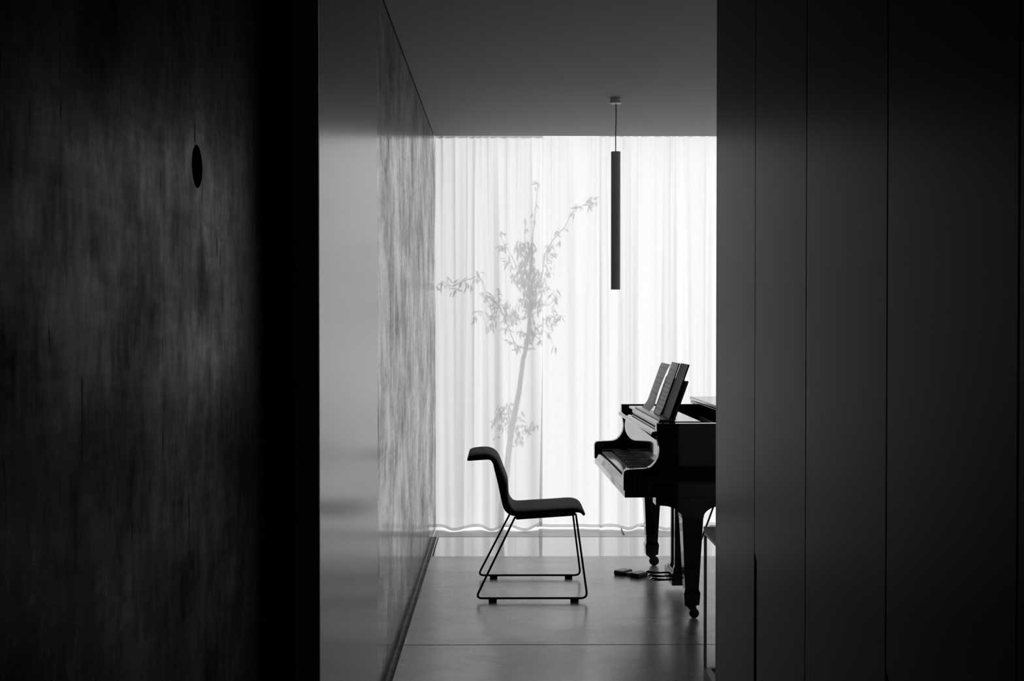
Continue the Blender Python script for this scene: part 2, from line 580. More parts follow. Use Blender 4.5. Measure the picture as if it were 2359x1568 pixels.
def make_curtain(x0, x1, dx, flat, yoff, label):
    bm = bmesh.new()
    nx = int(round((x1 - x0) / dx))
    nz = 44
    zt = CEIL_Z + 0.14
    rows = []
    hem_rows = []
    for j in range(nz + 1):
        row = []
        for i in range(nx + 1):
            x = x0 + (x1 - x0) * i / nx
            hem = 0.013 + 0.009 * math.sin(2 * PI * x / 0.245 + 0.9) + 0.003 * math.sin(x * 31)
            if flat and x < 0.69:
                hem = 0.012
            z = hem + (zt - hem) * (j / nz) ** 1.05
            if flat and i < 30:
                x += (1 - i / 30) * 0.025 * min(max(z / 1.25, 0), 1)
            row.append(bm.verts.new((x, curtain_y(x, z, flat) + yoff, z)))
        rows.append(row)
    for a, b in zip(rows, rows[1:]):
        for i in range(nx):
            bm.faces.new((a[i], a[i + 1], b[i + 1], b[i]))
    c = obj('curtain', bm, M['curtain'], smooth=True, angle=80)
    tag(c, label, 'curtain', 'white curtains across the window wall')
    bm = bmesh.new()
    prev = None
    for i in range(nx + 1):
        x = x0 + (x1 - x0) * i / nx
        hem = 0.013 + 0.009 * math.sin(2 * PI * x / 0.245 + 0.9) + 0.003 * math.sin(x * 31)
        if flat and x < 0.69:
            hem = 0.012
        y = curtain_y(x, hem, flat) + yoff + 0.003
        cur = [bm.verts.new((x, y, hem + 0.001)), bm.verts.new((x, curtain_y(x, hem + 0.022, flat) + yoff + 0.003, hem + 0.023))]
        if prev:
            bm.faces.new((prev[0], cur[0], cur[1], prev[1]))
        prev = cur
    obj('hem', bm, M['hem'], c, smooth=True, angle=80)
    if flat:  # added dark wedge that paints the overlap shade, widening towards the floor
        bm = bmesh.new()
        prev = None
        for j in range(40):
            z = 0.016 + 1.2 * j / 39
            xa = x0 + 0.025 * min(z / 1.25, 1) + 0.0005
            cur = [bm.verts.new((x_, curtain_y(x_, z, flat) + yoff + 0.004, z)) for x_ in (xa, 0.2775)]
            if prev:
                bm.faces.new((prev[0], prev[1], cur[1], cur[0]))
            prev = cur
        obj('overlap_shade_strip', bm, M['overlap_shade'], c, smooth=True, angle=80)
    return c

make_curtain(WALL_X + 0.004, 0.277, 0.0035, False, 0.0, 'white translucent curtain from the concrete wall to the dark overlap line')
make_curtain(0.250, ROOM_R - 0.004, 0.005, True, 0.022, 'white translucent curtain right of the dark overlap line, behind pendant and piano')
bm = bmesh.new()
box(bm, WALL_X + 0.002, ROOM_R - 0.002, CURT_Y - 0.015, CURT_Y + 0.035, CEIL_Z + 0.141, CEIL_Z + 0.165)
structure('trim_2', bm, M['steel'])

# ------------------------------------------------------------------ pendant lamp
PD = 7.21
t = empty('pendant_lamp', (0.6485, PD, CEIL_Z))
tag(t, 'slim dark tube pendant lamp hanging from the ceiling in front of the curtain', 'pendant lamp')
bm = bmesh.new(); lathe(bm, [(0, -0.030), (0.031, -0.030), (0.0335, -0.028), (0.0335, 0.0), (0, 0.0)], n=40)
obj('ceiling_rose', bm, M['canopy'], t, smooth=True)
bm = bmesh.new()
tube(bm, [(0.0, 0, -0.030), (0.002, 0, -0.08), (0.001, 0, -0.15), (-0.0005, 0, -0.22), (0, 0, -0.309)], 0.0028, 8)
obj('cord', bm, M['black'], t, smooth=True)
bm = bmesh.new()
lathe(bm, [(0.0, -1.02), (0.0225, -1.02), (0.0225, -1.1025), (0.0268, -1.1025), (0.0272, -1.101), (0.0272, -0.309), (0.0262, -0.3075), (0.0, -0.3075)], n=40)
obj('lamp_shade', bm, M['lamp'], t, smooth=True)

# ------------------------------------------------------------------ chair
CY = 6.83
chair = empty('side_chair', (0.15, CY, 0))
tag(chair, 'black padded chair with curled backrest on thin wire sled legs, facing the piano', 'chair')
OX = -0.15
low = [(-.192, .748), (-.190, .734), (-.150, .7355), (-.0976, .739), (-.073, .7375), (-.0577, .720), (-.048, .683), (-.030, .6095), (-.0115, .5225),
       (.001, .479), (.020, .455), (.044, .442), (.069, .439), (.150, .4445), (.248, .4515), (.341, .4597), (.384, .4575), (.408, .455), (.427, .439)]
up = [(-.189, .757), (-.163, .769), (-.104, .774), (-.071, .769), (-.044, .755), (-.0245, .729), (.001, .666), (.021, .614), (.026, .5745),
      (.029, .5215), (.0407, .492), (.070, .470), (.1656, .474), (.264, .479), (.363, .4848), (.395, .482), (.418, .472), (.433, .455), (.437, .447)]
lowc = [tuple(p) for p in spline([(a + OX, b) for a, b in low], 4)]
upc = [tuple(p) for p in spline([(a + OX, b) for a, b in up], 4)]
def offset_curve(c, d):
    out = []
    for i, p in enumerate(c):
        a = Vector(c[max(i - 1, 0)]); b = Vector(c[min(i + 1, len(c) - 1)])
        t_ = (b - a).normalized()
        out.append((p[0] + -t_.y * d, p[1] + t_.x * d))
    return out
shell_up = offset_curve(lowc, 0.0075)
pad_low = offset_curve(lowc, 0.0080)
# shell: thin bent sheet
def loft(bm, outline_fn, ys):
    rings = []
    for y in ys:
        rings.append([bm.verts.new((p[0], y, p[1])) for p in outline_fn(y)])
    n = len(rings[0])
    for a, b in zip(rings, rings[1:]):
        for i in range(n):
            j = (i + 1) % n
            bm.faces.new((a[i], a[j], b[j], b[i]))
    bm.faces.new(rings[0]); bm.faces.new(rings[-1][::-1])
HW = 0.213
bm = bmesh.new()
shell_prof = lowc + shell_up[::-1]
loft(bm, lambda y: shell_prof, [-HW, -HW * 0.5, 0, HW * 0.5, HW])
obj('seat_shell', bm, M['black'], chair, smooth=True, bevel=0.002, seg=2)
# padding: thickness shrinks towards the side edges
NP = 70
def resample(c, n):
    c = [Vector(p) for p in c]
    L = [0]
    for a, b in zip(c, c[1:]): L.append(L[-1] + (b - a).length)
    out = []
    j = 0
    for i in range(n):
        s = L[-1] * i / (n - 1)
        while j < len(L) - 2 and L[j + 1] < s: j += 1
        t_ = (s - L[j]) / max(L[j + 1] - L[j], 1e-9)
        out.append(c[j].lerp(c[j + 1], t_))
    return out
pl_, pu_ = resample(pad_low, NP), resample(upc, NP)
def pad_outline(y):
    e = abs(y) / (HW - 0.001)
    k = (1 - e ** 7) ** 0.5 if e < 1 else 0.0
    k = 0.30 + 0.70 * k
    return [tuple(p) for p in pl_] + [tuple(pl_[i].lerp(pu_[i], k)) for i in range(NP - 1, -1, -1)]
ys = [-(HW - 0.001) * math.cos(PI * i / 24) for i in range(25)]
bm = bmesh.new(); loft(bm, pad_outline, ys)
obj('cushion', bm, M['leather'], chair, smooth=True, angle=60)
# mounting plate beneath the seat
bm = bmesh.new()
prism(bm, [(.064 + OX, .437), (.062 + OX, .424), (.070 + OX, .4165), (.30 + OX, .432), (.378 + OX, .4375), (.385 + OX, .445), (.384 + OX, .456), (.248 + OX, .450)], -0.195, 0.195, 'y')
obj('mounting_plate', bm, M['black'], chair, bevel=0.002)
# sled frames
for sgn in (-1, 1):
    yb_, yt_ = sgn * 0.298, sgn * 0.215
    P = [(.30 + OX, yt_ - sgn * 0.02, .4475), (.378 + OX, yt_, .4535), (.3925 + OX, yt_ + sgn * 0.003, .440),
         (.441 + OX, yb_, .0195), (-.146 + OX, yb_, .0195), (.060 + OX, yt_, .432), (.085 + OX, yt_ - sgn * 0.01, .437)]
    Q = fillet([P[0], P[1], P[2]], 0.015, 3)[:-1] + fillet([P[2], P[3], P[4], P[5]], 0.034, 7)[1:-1] + [Vector(P[5]), Vector(P[6])]
    bm = bmesh.new(); tube(bm, Q, 0.0058, 12)
    f = obj('sled_leg', bm, M['frame_metal'], chair, smooth=True, angle=50)
    for gx in (-0.057, 0.373):
        bm = bmesh.new()
        prism(bm, [(gx - 0.024 + OX + 0.0, 0.022), (gx - 0.024 + OX, 0.014), (gx - 0.021 + OX, 0.014), (gx - 0.021 + OX, 0.0), (gx + 0.021 + OX, 0.0), (gx + 0.021 + OX, 0.014), (gx + 0.024 + OX, 0.014), (gx + 0.024 + OX, 0.022)], yb_ - 0.011, yb_ + 0.011, 'y')
        obj('glide', bm, M['rubber'], f)

# ------------------------------------------------------------------ grand piano (u = towards the tail, v = away from the camera)
PA = math.radians(1.42)
piano = empty('grand_piano', (0.587, 6.08, 0), PA)
tag(piano, 'glossy black grand piano with open keyboard, cropped by the cabinet edge on the right', 'piano')
PW = 1.50
TH = 0.055
RIM_Z, BOT_Z = 0.974, 0.612
cheek = [(0, .648), (0, .726), (.0015, .734), (.005, .741), (.011, .7465), (.0205, .749), (.083, .752), (.108, .753), (.123, .757), (.137, .764), (.148, .775),
         (.158, .786), (.164, .7975), (.171, .812), (.174, .828), (.1755, .845), (.1745, .860), (.171, .882), (.164, .905), (.163, .912), (.163, RIM_Z)]
def cheek_slab(bm, v0, v1, u1):
    prism(bm, [(.006, BOT_Z), (.006, .648)] + cheek + [(u1, RIM_Z), (u1, BOT_Z)], v0, v1, 'y')
# outer rim plan on the treble side: straight, then the bent side, the tail, back along the bass side
bent = spline([(0.62, 0.0), (0.80, 0.012), (0.95, 0.10), (1.08, 0.28), (1.20, 0.47), (1.38, 0.60), (1.58, 0.70), (1.72, 0.84), (1.78, 1.05), (1.75, 1.28), (1.64, 1.43), (1.48, 1.49), (1.30, PW)], 6)
outer = [Vector((0.50, 0.0))] + [Vector((p[0], p[1])) for p in bent] + [Vector((0.50, PW))]
def inset(path, d):
    out = []
    for i, p in enumerate(path):
        a = path[max(i - 1, 0)]; b = path[min(i + 1, len(path) - 1)]
        t_ = (b - a).normalized()
        out.append(Vector((p.x - t_.y * d, p.y + t_.x * d)))
    return out
inner = inset(outer, TH)
bm = bmesh.new()
cheek_slab(bm, 0.0, TH, 0.52)
obj('treble_cheek', bm, M['lacquer'], piano, smooth=True, angle=40, bevel=0.0025, seg=2)
bm = bmesh.new()
cheek_slab(bm, PW - TH, PW, 0.52)
obj('bass_cheek', bm, M['lacquer'], piano, smooth=True, angle=40, bevel=0.0025, seg=2)
bm = bmesh.new()
o2 = [Vector((0.5205, 0.0))] + outer[1:-1] + [Vector((0.5205, PW))]
i2 = [Vector((0.5205, TH))] + inner[1:-1] + [Vector((0.5205, PW - TH))]
vo0 = [bm.verts.new((p.x, p.y, BOT_Z)) for p in o2]; vo1 = [bm.verts.new((p.x, p.y, RIM_Z)) for p in o2]
vi0 = [bm.verts.new((p.x, p.y, BOT_Z)) for p in i2]; vi1 = [bm.verts.new((p.x, p.y, RIM_Z)) for p in i2]
for i in range(len(o2) - 1):
    j = i + 1
    bm.faces.new((vo0[i], vo0[j], vo1[j], vo1[i])); bm.faces.new((vi0[i], vi1[i], vi1[j], vi0[j]))
    bm.faces.new((vo1[i], vo1[j], vi1[j], vi1[i])); bm.faces.new((vo0[i], vi0[i], vi0[j], vo0[j]))
for i in (0, -1):
    bm.faces.new((vo0[i], vo1[i], vi1[i], vi0[i]))
obj('rim', bm, M['lacquer'], piano, smooth=True, angle=40, bevel=0.0025, seg=2)
# soundboard with iron plate
bm = bmesh.new()
pl = [(p.x, p.y) for p in inset(outer, TH + 0.002)]
prism(bm, [(0.34, TH + .002)] + pl + [(0.34, PW - TH - .002)], 0.80, 0.815, 'z')
obj('soundboard', bm, M['iron'], piano)
bm = bmesh.new()
box(bm, 0.40, 0.56, TH + 0.004, PW - TH - 0.004, 0.87, 0.893)
for k in range(5):
    v = 0.18 + 0.28 * k
    box(bm, 0.56, 1.0, v, v + 0.03, 0.862, 0.885)
box(bm, 0.62, 0.64, 0.10, PW - 0.10, 0.885, 0.905)
obj('iron_plate', bm, M['iron'], piano, bevel=0.003)
bm = bmesh.new()
for k in range(60):
    for r_ in range(2):
        v = 0.10 + (PW - 0.2) * (k + 0.5 * r_) / 60
        lathe(bm, [(0.003, 0.893), (0.003, 0.915), (0, 0.915)], 0.44 + 0.03 * r_, v, 6)
o = obj('tuning_pins', bm, M['steel'], piano); o['kind'] = 'stuff'
# keybed, key slip, key blocks
obj('keybed', B(.006, .60, TH + .0005, PW - TH - .0005, BOT_Z, .648), M['lacquer'], piano, bevel=0.002)
bm = bmesh.new()
prism(bm, [(.006, .6485), (.030, .6485), (.030, .684), (.026, .689), (.020, .689), (.014, .682)], TH + .001, PW - TH - .001, 'y')
obj('key_slip', bm, M['lacquer'], piano, bevel=0.002)
KV0, KV1 = 0.132, 1.364
for v0, v1 in ((TH + .001, KV0 - .002), (KV1 + .002, PW - TH - .001)):
    bm = bmesh.new(); prism(bm, [(.032, .649), (.032, .700), (.038, .708), (.050, .710), (.176, .710), (.176, .649)], v0, v1, 'y')
    obj('key_block', bm, M['lacquer'], piano, bevel=0.002)
kb = obj('keyboard', B(.034, .30, KV0, KV1, .649, .668), M['felt'], piano)
wk = (KV1 - KV0) / 52
def white_mesh():
    bm = bmesh.new(); box(bm, .036, .19, 0.0005, wk - 0.0005, .670, .697); return bm
w0 = obj('white_key', white_mesh(), M['ivory'], kb, bevel=0.0012)
w0.location = (0, KV0, 0)
bm = bmesh.new(); prism(bm, [(.090, .697), (.095, .7085), (.178, .7100), (.178, .697)], -0.0048, 0.0048, 'y')
b0_ = obj('black_key', bm, M['ebony'], kb, bevel=0.0012)
notes = 'AB' + 'CDEFGAB' * 7 + 'C'
first_b = True
for i in range(52):
    if i:
        c = w0.copy(); C.objects.link(c); c.parent = kb; c.location = (0, KV0 + i * wk, 0)
# bass end is the far end: count the notes from there
for i in range(51):
    if notes[i] in 'ACDFG':
        v = KV1 - (i + 1) * wk
        if first_b: b0_.location = (0, v, 0); first_b = False
        else:
            c = b0_.copy(); C.objects.link(c); c.parent = kb; c.location = (0, v, 0)
# fallboard, standing open behind the keys, with bull-nosed top lip
bm = bmesh.new()
nose = [(.157 - .013 * math.cos(b), .917 + .013 * math.sin(b)) for b in [-PI / 2 + PI * k / 8 for k in range(9)]]
prism(bm, [(.179, .7115), (.179, .879), (.179, .885), (.176, .897), (.168, .904)] + nose + [(.168, .934), (.185, .938), (.199, .933), (.199, .7115)], TH + .002, PW - TH - .002, 'y')
obj('fallboard', bm, M['lacquer'], piano, smooth=True, angle=40)
# music shelf
bm = bmesh.new()
box(bm, .186, .400, .105, 1.27, .964, .976)
box(bm, .196, .206, .105, 1.27, .938, .9635)
sh = obj('music_shelf', bm, M['lacquer'], piano, bevel=0.002)
for v0, v1 in ((TH + .002, .100), (1.275, PW - TH - .002)):
    obj('shelf_rail', B(.205, .385, v0, v1, .940, .962), M['lacquer'], piano, bevel=0.002)
obj('pin_block_strip', B(.212, .36, TH + .003, PW - TH - .003, .860, .905), M['lacquer'], piano)
# music desk leaning back
LEAN = math.radians(19.5)
tl = math.tan(LEAN)
bm = bmesh.new()
prism(bm, [(.264, .9765), (.276, .9765), (.276 + .197 * tl, 1.170), (.274 + .197 * tl, 1.1745), (.268 + .197 * tl, 1.1760), (.264 + .197 * tl, 1.1735)], .150, .80, 'y')
dk = obj('music_desk', bm, M['lacquer'], piano, bevel=0.002)
bm = bmesh.new()
box(bm, .205, .262, .150, 1.10, .9765, .981)
box(bm, .199, .2045, .150, 1.10, .9765, .9855)
obj('desk_ledge', bm, M['ledge'], dk, bevel=0.001)
for v in (.35, .60):
    bm = bmesh.new(); tube(bm, [(.312, v, .9805), (.290, v, 1.008)], .004, 8)
    obj('desk_prop', bm, M['black'], dk)
# lid: main board closed over the back, front flap folded back on top
lid_out = inset(outer, -0.012)
def lid_board(bm, u0, z0, z1, u1=None):
    p = [(max(q.x, u0), q.y) for q in lid_out if q.x >= u0 or True]
    pts = []
    for q in lid_out:
        x = max(q.x, u0)
        if u1: x = min(x, u1)
        pt = (x, q.y)
        if not pts or (abs(pt[0] - pts[-1][0]) + abs(pt[1] - pts[-1][1])) > 1e-4:
            pts.append(pt)
    prism(bm, pts, z0, z1, 'z')
bm = bmesh.new(); lid_board(bm, 0.595, RIM_Z + .002, RIM_Z + .020)
lid = obj('lid', bm, M['lacquer'], piano, bevel=0.004, seg=3)
bm = bmesh.new(); prism(bm, [(.590, -.012), (.98, -.012), (.98, PW + .012), (.590, PW + .012)], RIM_Z + .0225, RIM_Z + .043, 'z')
fl = obj('lid_flap', bm, M['lacquer'], lid, bevel=0.004, seg=3)
bm = bmesh.new()
box(bm, .5885, .5905, .02, PW - .02, RIM_Z + .0265, RIM_Z + .038)
obj('hinge', bm, M['steel'], lid)
# legs with curved brackets, cuffs and casters
def leg(u, v, far=False):
    bm = bmesh.new()
    zb, zc, zt = .567, .509, BOT_Z - .0005
    arcL = [(u - .054 - .108 * math.cos(a), zc + .058 * math.sin(a)) for a in [PI / 2 * k / 8 for k in range(9)]]
    # left concave quarter: from (u-.162, zb) curving down to (u-.054, zc)
    left = [(u - .162 + .108 * math.sin(a), zb - .058 * (1 - math.cos(a))) for a in [PI / 2 * k / 8 for k in range(9)]]
    right = [(2 * u - x, z) for x, z in left[::-1]]
    prism(bm, [(u - .183, zt), (u - .183, zb + .002)] + left + [(u - .058, zc), (u - .058, zc - .002), (u + .058, zc - .002), (u + .058, zc)] + right + [(u + .183, zb + .002), (u + .183, zt)], v - .052, v + .052, 'y')
    L = obj('leg', bm, M['lacquer'], piano, bevel=0.002)
    bm = bmesh.new()
    def frustum(w0, z0, w1, z1):
        a = [bm.verts.new((u + sx * w0, v + sy * w0, z0)) for sx, sy in ((-1, -1), (1, -1), (1, 1), (-1, 1))]
        b = [bm.verts.new((u + sx * w1, v + sy * w1, z1)) for sx, sy in ((-1, -1), (1, -1), (1, 1), (-1, 1))]
        for k in range(4):
            l = (k + 1) % 4
            bm.faces.new((a[k], a[l], b[l], b[k]))
        bm.faces.new(a[::-1]); bm.faces.new(b)
    frustum(.0345, .150, .0525, .5065)
    obj('leg_post', bm, M['lacquer'], L, bevel=0.002)
    bm = bmesh.new()
    frustum(.0365, .070, .0410, .130); frustum(.0410, .130, .0345, .150)
    obj('leg_cuff', bm, M['lacquer'], L, bevel=0.0015)
    bm = bmesh.new()
    lathe(bm, [(0, .060), (.030, .060), (.030, .070), (0, .070)], u, v, 24)
    prism(bm, [(u - .024, .062), (u + .022, .062), (u + .030, .040), (u + .026, .018), (u + .004, .022), (u - .006, .040)], v - .019, v - .012, 'y')
    prism(bm, [(u - .024, .062), (u + .022, .062), (u + .030, .040), (u + .026, .018), (u + .004, .022), (u - .006, .040)], v + .012, v + .019, 'y')
    obj('caster_fork', bm, M['caster'], L, bevel=0.001)
    bm = bmesh.new()
    n = 28
    prof = [(-.0105, .020), (-.008, .0243), (.008, .0243), (.0105, .020)]
    if far: prof = [(y * 1.1, r * 1.2) for y, r in prof]
    rings = [[bm.verts.new((u + .016 + r * math.cos(2 * PI * k / n), v + y, (.0294 if far else .0245) + r * math.sin(2 * PI * k / n))) for k in range(n)] for y, r in prof]
    for a, b in zip(rings, rings[1:]):
        for k in range(n):
            bm.faces.new((a[k], a[(k + 1) % n], b[(k + 1) % n], b[k]))
    bm.faces.new(rings[0]); bm.faces.new(rings[-1][::-1])
    obj('caster_wheel', bm, M['caster'], L, smooth=True, angle=40)
leg(.347, .085)
leg(.342, 1.420, True)
leg(1.50, .98)
# frame beams under the soundboard
bm = bmesh.new()
box(bm, .61, 1.45, .72, .80, .66, .795)
box(bm, .60, .66, TH + .003, PW - TH - .003, .66, .795)
obj('underframe', bm, M['black'], piano)
# pedal lyre
ly = obj('pedal_box', B(.338, .440, .615, .875, .047, .113), M['lacquer'], piano, bevel=0.004, seg=3)
bm = bmesh.new()
for v in (.675, .795):
    pts = [(.352, .118), (.360, .150), (.360, .560), (.356, BOT_Z - .001), (.425, BOT_Z - .001), (.418, .560), (.412, .150), (.420, .118)]
    prism(bm, pts, v - .016, v + .016, 'y')
box(bm, .350, .422, .640, .850, .1135, .128)
obj('lyre_post', bm, M['lacquer'], ly, bevel=0.002)
bm = bmesh.new()
for v in (.715, .745, .775):
    tube(bm, [(.388, v, .129), (.388, v, BOT_Z - .002)], .003, 8)
obj('trapwork_rod', bm, M['brass'], ly)
bm = bmesh.new()
for v in (.66, .83):
    tube(bm, [(.436, v, .10), (.640, v, .655)], .005, 8)
obj('lyre_brace', bm, M['black'], ly)
for v in (.650, .745, .840):
    cx = [( .350, .075), (.310, .073), (.270, .074), (.245, .078), (.232, .079), (.224, .074)]
    bm = bmesh.new()
    ws = [.0065, .0065, .010, .014, .013, .007]
    hs = [.005, .005, .007, .009, .009, .005]
    rings = []
    for (u_, z_), w_, h_ in zip(cx, ws, hs):
        rings.append([bm.verts.new((u_, v + w_ * math.cos(2 * PI * k / 12), z_ + h_ * math.sin(2 * PI * k / 12))) for k in range(12)])
    for a, b in zip(rings, rings[1:]):
        for k in range(12):
            bm.faces.new((a[k], a[(k + 1) % 12], b[(k + 1) % 12], b[k]))
    bm.faces.new(rings[0][::-1]); bm.faces.new(rings[-1])
    bm.faces.ensure_lookup_table()
    for f in bm.faces:
        if f.calc_center_median().x < .244: f.material_index = 1
    p = obj('pedal', bm, [M['black'], M['brass']], ly, smooth=True, angle=60)

# ------------------------------------------------------------------ booklets on the music desk (top-level things)
def leaning(name, v0, v1, h, off, thick, mat, label, curl=0.0, wave=0.0, twist=0.0, flare=0.0, back=None, sag=0.0, face=0.0, single=False):
    """a booklet standing on the shelf against the leaning desk, as a bent sheet stack"""
    t = empty(name, (0.587, 6.08, 0), PA)
    tag(t, label, 'sheet music', 'sheet music on the piano desk')
    nu, nv = 10, 24
    def pt(a, b, d):
        # a across 0..1 from far to near, b up 0..1, d distance in front of the desk
        v = v1 + (v0 - v1) * a
        z = .9822 + h * b * math.cos(LEAN)
        u = .2625 + (z - .9822) * tl
        dd = off + d + curl * (max(0, 1 - b * 5) ** 2) + wave * math.sin(PI * a) * (0.4 + 0.6 * b) + twist * (a - .5) * (b - .3) + flare * max(0, b - .93) / .07 * (1 if a < .15 or b > .96 else .3)
        dd += sag * math.sin(PI * b) * a ** 3 + face * a
        return Vector((u - dd * math.cos(LEAN), v, z + dd * math.sin(LEAN) * 0.3))
    def sheet(d0, d1, m, nm, uv=False, par=t):
        bm = bmesh.new()
        lay = bm.loops.layers.uv.new('uv')
        fr, bk = {}, {}
        only = single
        for i in range(nu + 1):
            for j in range(nv + 1):
                fr[i, j] = bm.verts.new(pt(i / nu, j / nv, d1))
                if not only: bk[i, j] = bm.verts.new(pt(i / nu, j / nv, d0))
        for i in range(nu):
            for j in range(nv):
                f = bm.faces.new((fr[i, j], fr[i + 1, j], fr[i + 1, j + 1], fr[i, j + 1]))
                for lp, (a, b) in zip(f.loops, ((i, j), (i + 1, j), (i + 1, j + 1), (i, j + 1))):
                    lp[lay].uv = (a / nu, b / nv)
                if not only: bm.faces.new((bk[i, j], bk[i, j + 1], bk[i + 1, j + 1], bk[i + 1, j])).material_index = 1
        for i in range(0 if only else nu):
            for j in (0, nv):
                bm.faces.new((fr[i, j], fr[i + 1, j], bk[i + 1, j], bk[i, j])).material_index = 1
        for j in range(0 if only else nv):
            for i in (0, nu):
                bm.faces.new((fr[i, j], fr[i, j + 1], bk[i, j + 1], bk[i, j])).material_index = 1
        me_o = obj(nm, bm, m, par, smooth=True, angle=40)
        return me_o
    sheet(0.0, thick, mat, 'page')
    if back:
        sheet(-0.004, -0.0006, [back, back], 'cover')
    return t
leaning('sheet_music', .675, 1.07, .272, .006, .0022, [M['text'], M['paper']], 'pale text booklet at the far end of the piano music desk', curl=.022, sag=.010, flare=-.004, face=.012, single=True)
leaning('sheet_music', .405, .660, .288, .014, .0030, [M['score'], M['paper']], 'grey page printed with rows of staves, middle of the music desk', curl=.006, wave=.004, face=.004, back=M['cover2'])
leaning('sheet_music', .165, .395, .290, .006, .0080, [M['cover'], M['cover2']], 'dark-covered booklet at the near end of the piano music desk', curl=.0, wave=-.003)

# ------------------------------------------------------------------ floor pad unit by the pedals
fp = empty('foot_pedal', (0.7405, 7.213, 0), math.radians(47))
tag(fp, 'low black double floor pedal lying on the concrete in front of the piano pedals', 'foot pedal')
def pad(cx, cy, rz, w_, d_, h_):
    bm = bmesh.new()
    R_ = Matrix.Translation((cx, cy, 0)) @ Matrix.Rotation(rz, 4, 'Z')
    box(bm, -w_ / 2, w_ / 2, -d_ / 2, d_ / 2, 0, h_)
    bmesh.ops.transform(bm, matrix=R_, verts=bm.verts)
    o = obj('pedal_block', bm, M['pad'], fp, bevel=0.007, seg=3)
    bm = bmesh.new()
    box(bm, -w_ * .42, w_ * .42, -d_ * .42, d_ * .42, h_, h_ + .0012)
    bmesh.ops.transform(bm, matrix=R_, verts=bm.verts)
    obj('tread_pad', bm, M['padtop'], o)
pad(-.003, .055, 0.0, .100, .066, .026)
pad(.003, -.055, 0.0, .100, .066, .026)
obj('bridge', B(-.030, .030, -.0215, .0215, 0.0, .019), M['padtop'], fp, bevel=0.003)

# short cable end below the hem
bm = bmesh.new()
tube(bm, spline([(.838, 8.88, .012), (.836, 8.80, .005), (.834, 8.72, .0035), (.833, 8.64, .0035), (.833, 8.58, .0035)], 4), .0032, 8)
o = obj('cable', bm, M['rubber'], smooth=True)
tag(o, 'short black cable poking out from under the curtain hem beside the far piano leg', 'cable')

# ------------------------------------------------------------------ side table cut off by the cabinets
tb = empty('side_table', (0.846, 4.70, 0))
tag(tb, 'dark metal-framed side table half hidden behind the cabinet edge, in front of the piano', 'table')
TW, TDp, THt = 0.52, 0.555, 0.606
bm = bmesh.new(); box(bm, 0, TW, 0, TDp, THt - .020, THt)
obj('table_top', bm, M['cover2'], tb, bevel=0.0015)
obj('top_frame', B(.004, TW - .004, .004, TDp - .004, THt - .034, THt - .0205), M['table'], tb)
for (lx, ly_) in ((.007, TDp - .007), (TW - .007, TDp - .007), (.007, .007), (TW - .007, .007)):
    bm = bmesh.new(); box(bm, lx - .006, lx + .006, ly_ - .006, ly_ + .006, 0.0, THt - .0345)
    obj('leg', bm, M['table'], tb, bevel=0.001)
bm = bmesh.new()
box(bm, .0, .028, .0135, TDp - .0135, 0.0005, .012)
box(bm, TW - .028, TW, .0135, TDp - .0135, 0.0005, .012)
box(bm, .0285, TW - .0285, TDp - .030, TDp - .004, 0.0005, .012)
box(bm, .0285, TW - .0285, .004, .030, 0.0005, .012)
obj('base_frame', bm, M['table'], tb)

# ------------------------------------------------------------------ young tree in the garden, seen as its shadow on the curtain
FW = EYE
def on_curtain(px, py):
    d = Vector(((px - 1179.5) / F_PX, -(py - 784) / F_PX, -1.0))
    d.rotate(Euler((PI / 2 - TILT, 0, -YAW)))
    k = CURT_Y / d.y
    return Vector((d.x * k, CURT_Y, EYE + d.z * k))
def tp(px, py, dist):
    """garden point whose shadow falls at that place of the cloth; dist = metres behind it"""
    q = on_curtain(px, py)
    return Vector((q.x, CURT_Y + dist, q.z + dist * math.tan(SUN_EL)))
Z4 = lambda X_, Y_: (980 + X_ / 3.5636, 400 + Y_ / 3.5636)
tree = empty('young_tree', (0, 10.2, -0.04))
tag(tree, 'slender young tree in the garden whose grey shadow falls on the curtain', 'tree')
TD = 1.15
def shp(o):
    o.matrix_parent_inverse = tree.matrix_basis.inverted()
    return o
tree_pos = Vector((0, 10.2, -0.04))
def local(p): return p - tree_pos
trunk_px = [(1153, 1350), (1154, 1222), (1155, 1177), (1162, 1130), (1168, 1088), (1171.5, 1050), (1177, 999), (1186, 948), (1195.7, 897), (1205, 820), (1213, 793), (1218, 751), (1221, 709), (1219, 653), (1222, 600), (1227, 546), (1231, 512), (1235, 470), (1239, 424)]
trunk_r = [.022, .021, .021, .021, .020, .019, .019, .018, .017, .015, .013, .011, .009, .006, .004, .003, .003, .0025, .002]
pts = [local(tp(x, y, TD)) for x, y in trunk_px]
pts[0].z = -0.02
bm = bmesh.new(); tube(bm, pts, trunk_r, 10)
obj('trunk', bm, M['bark'], tree, smooth=True)
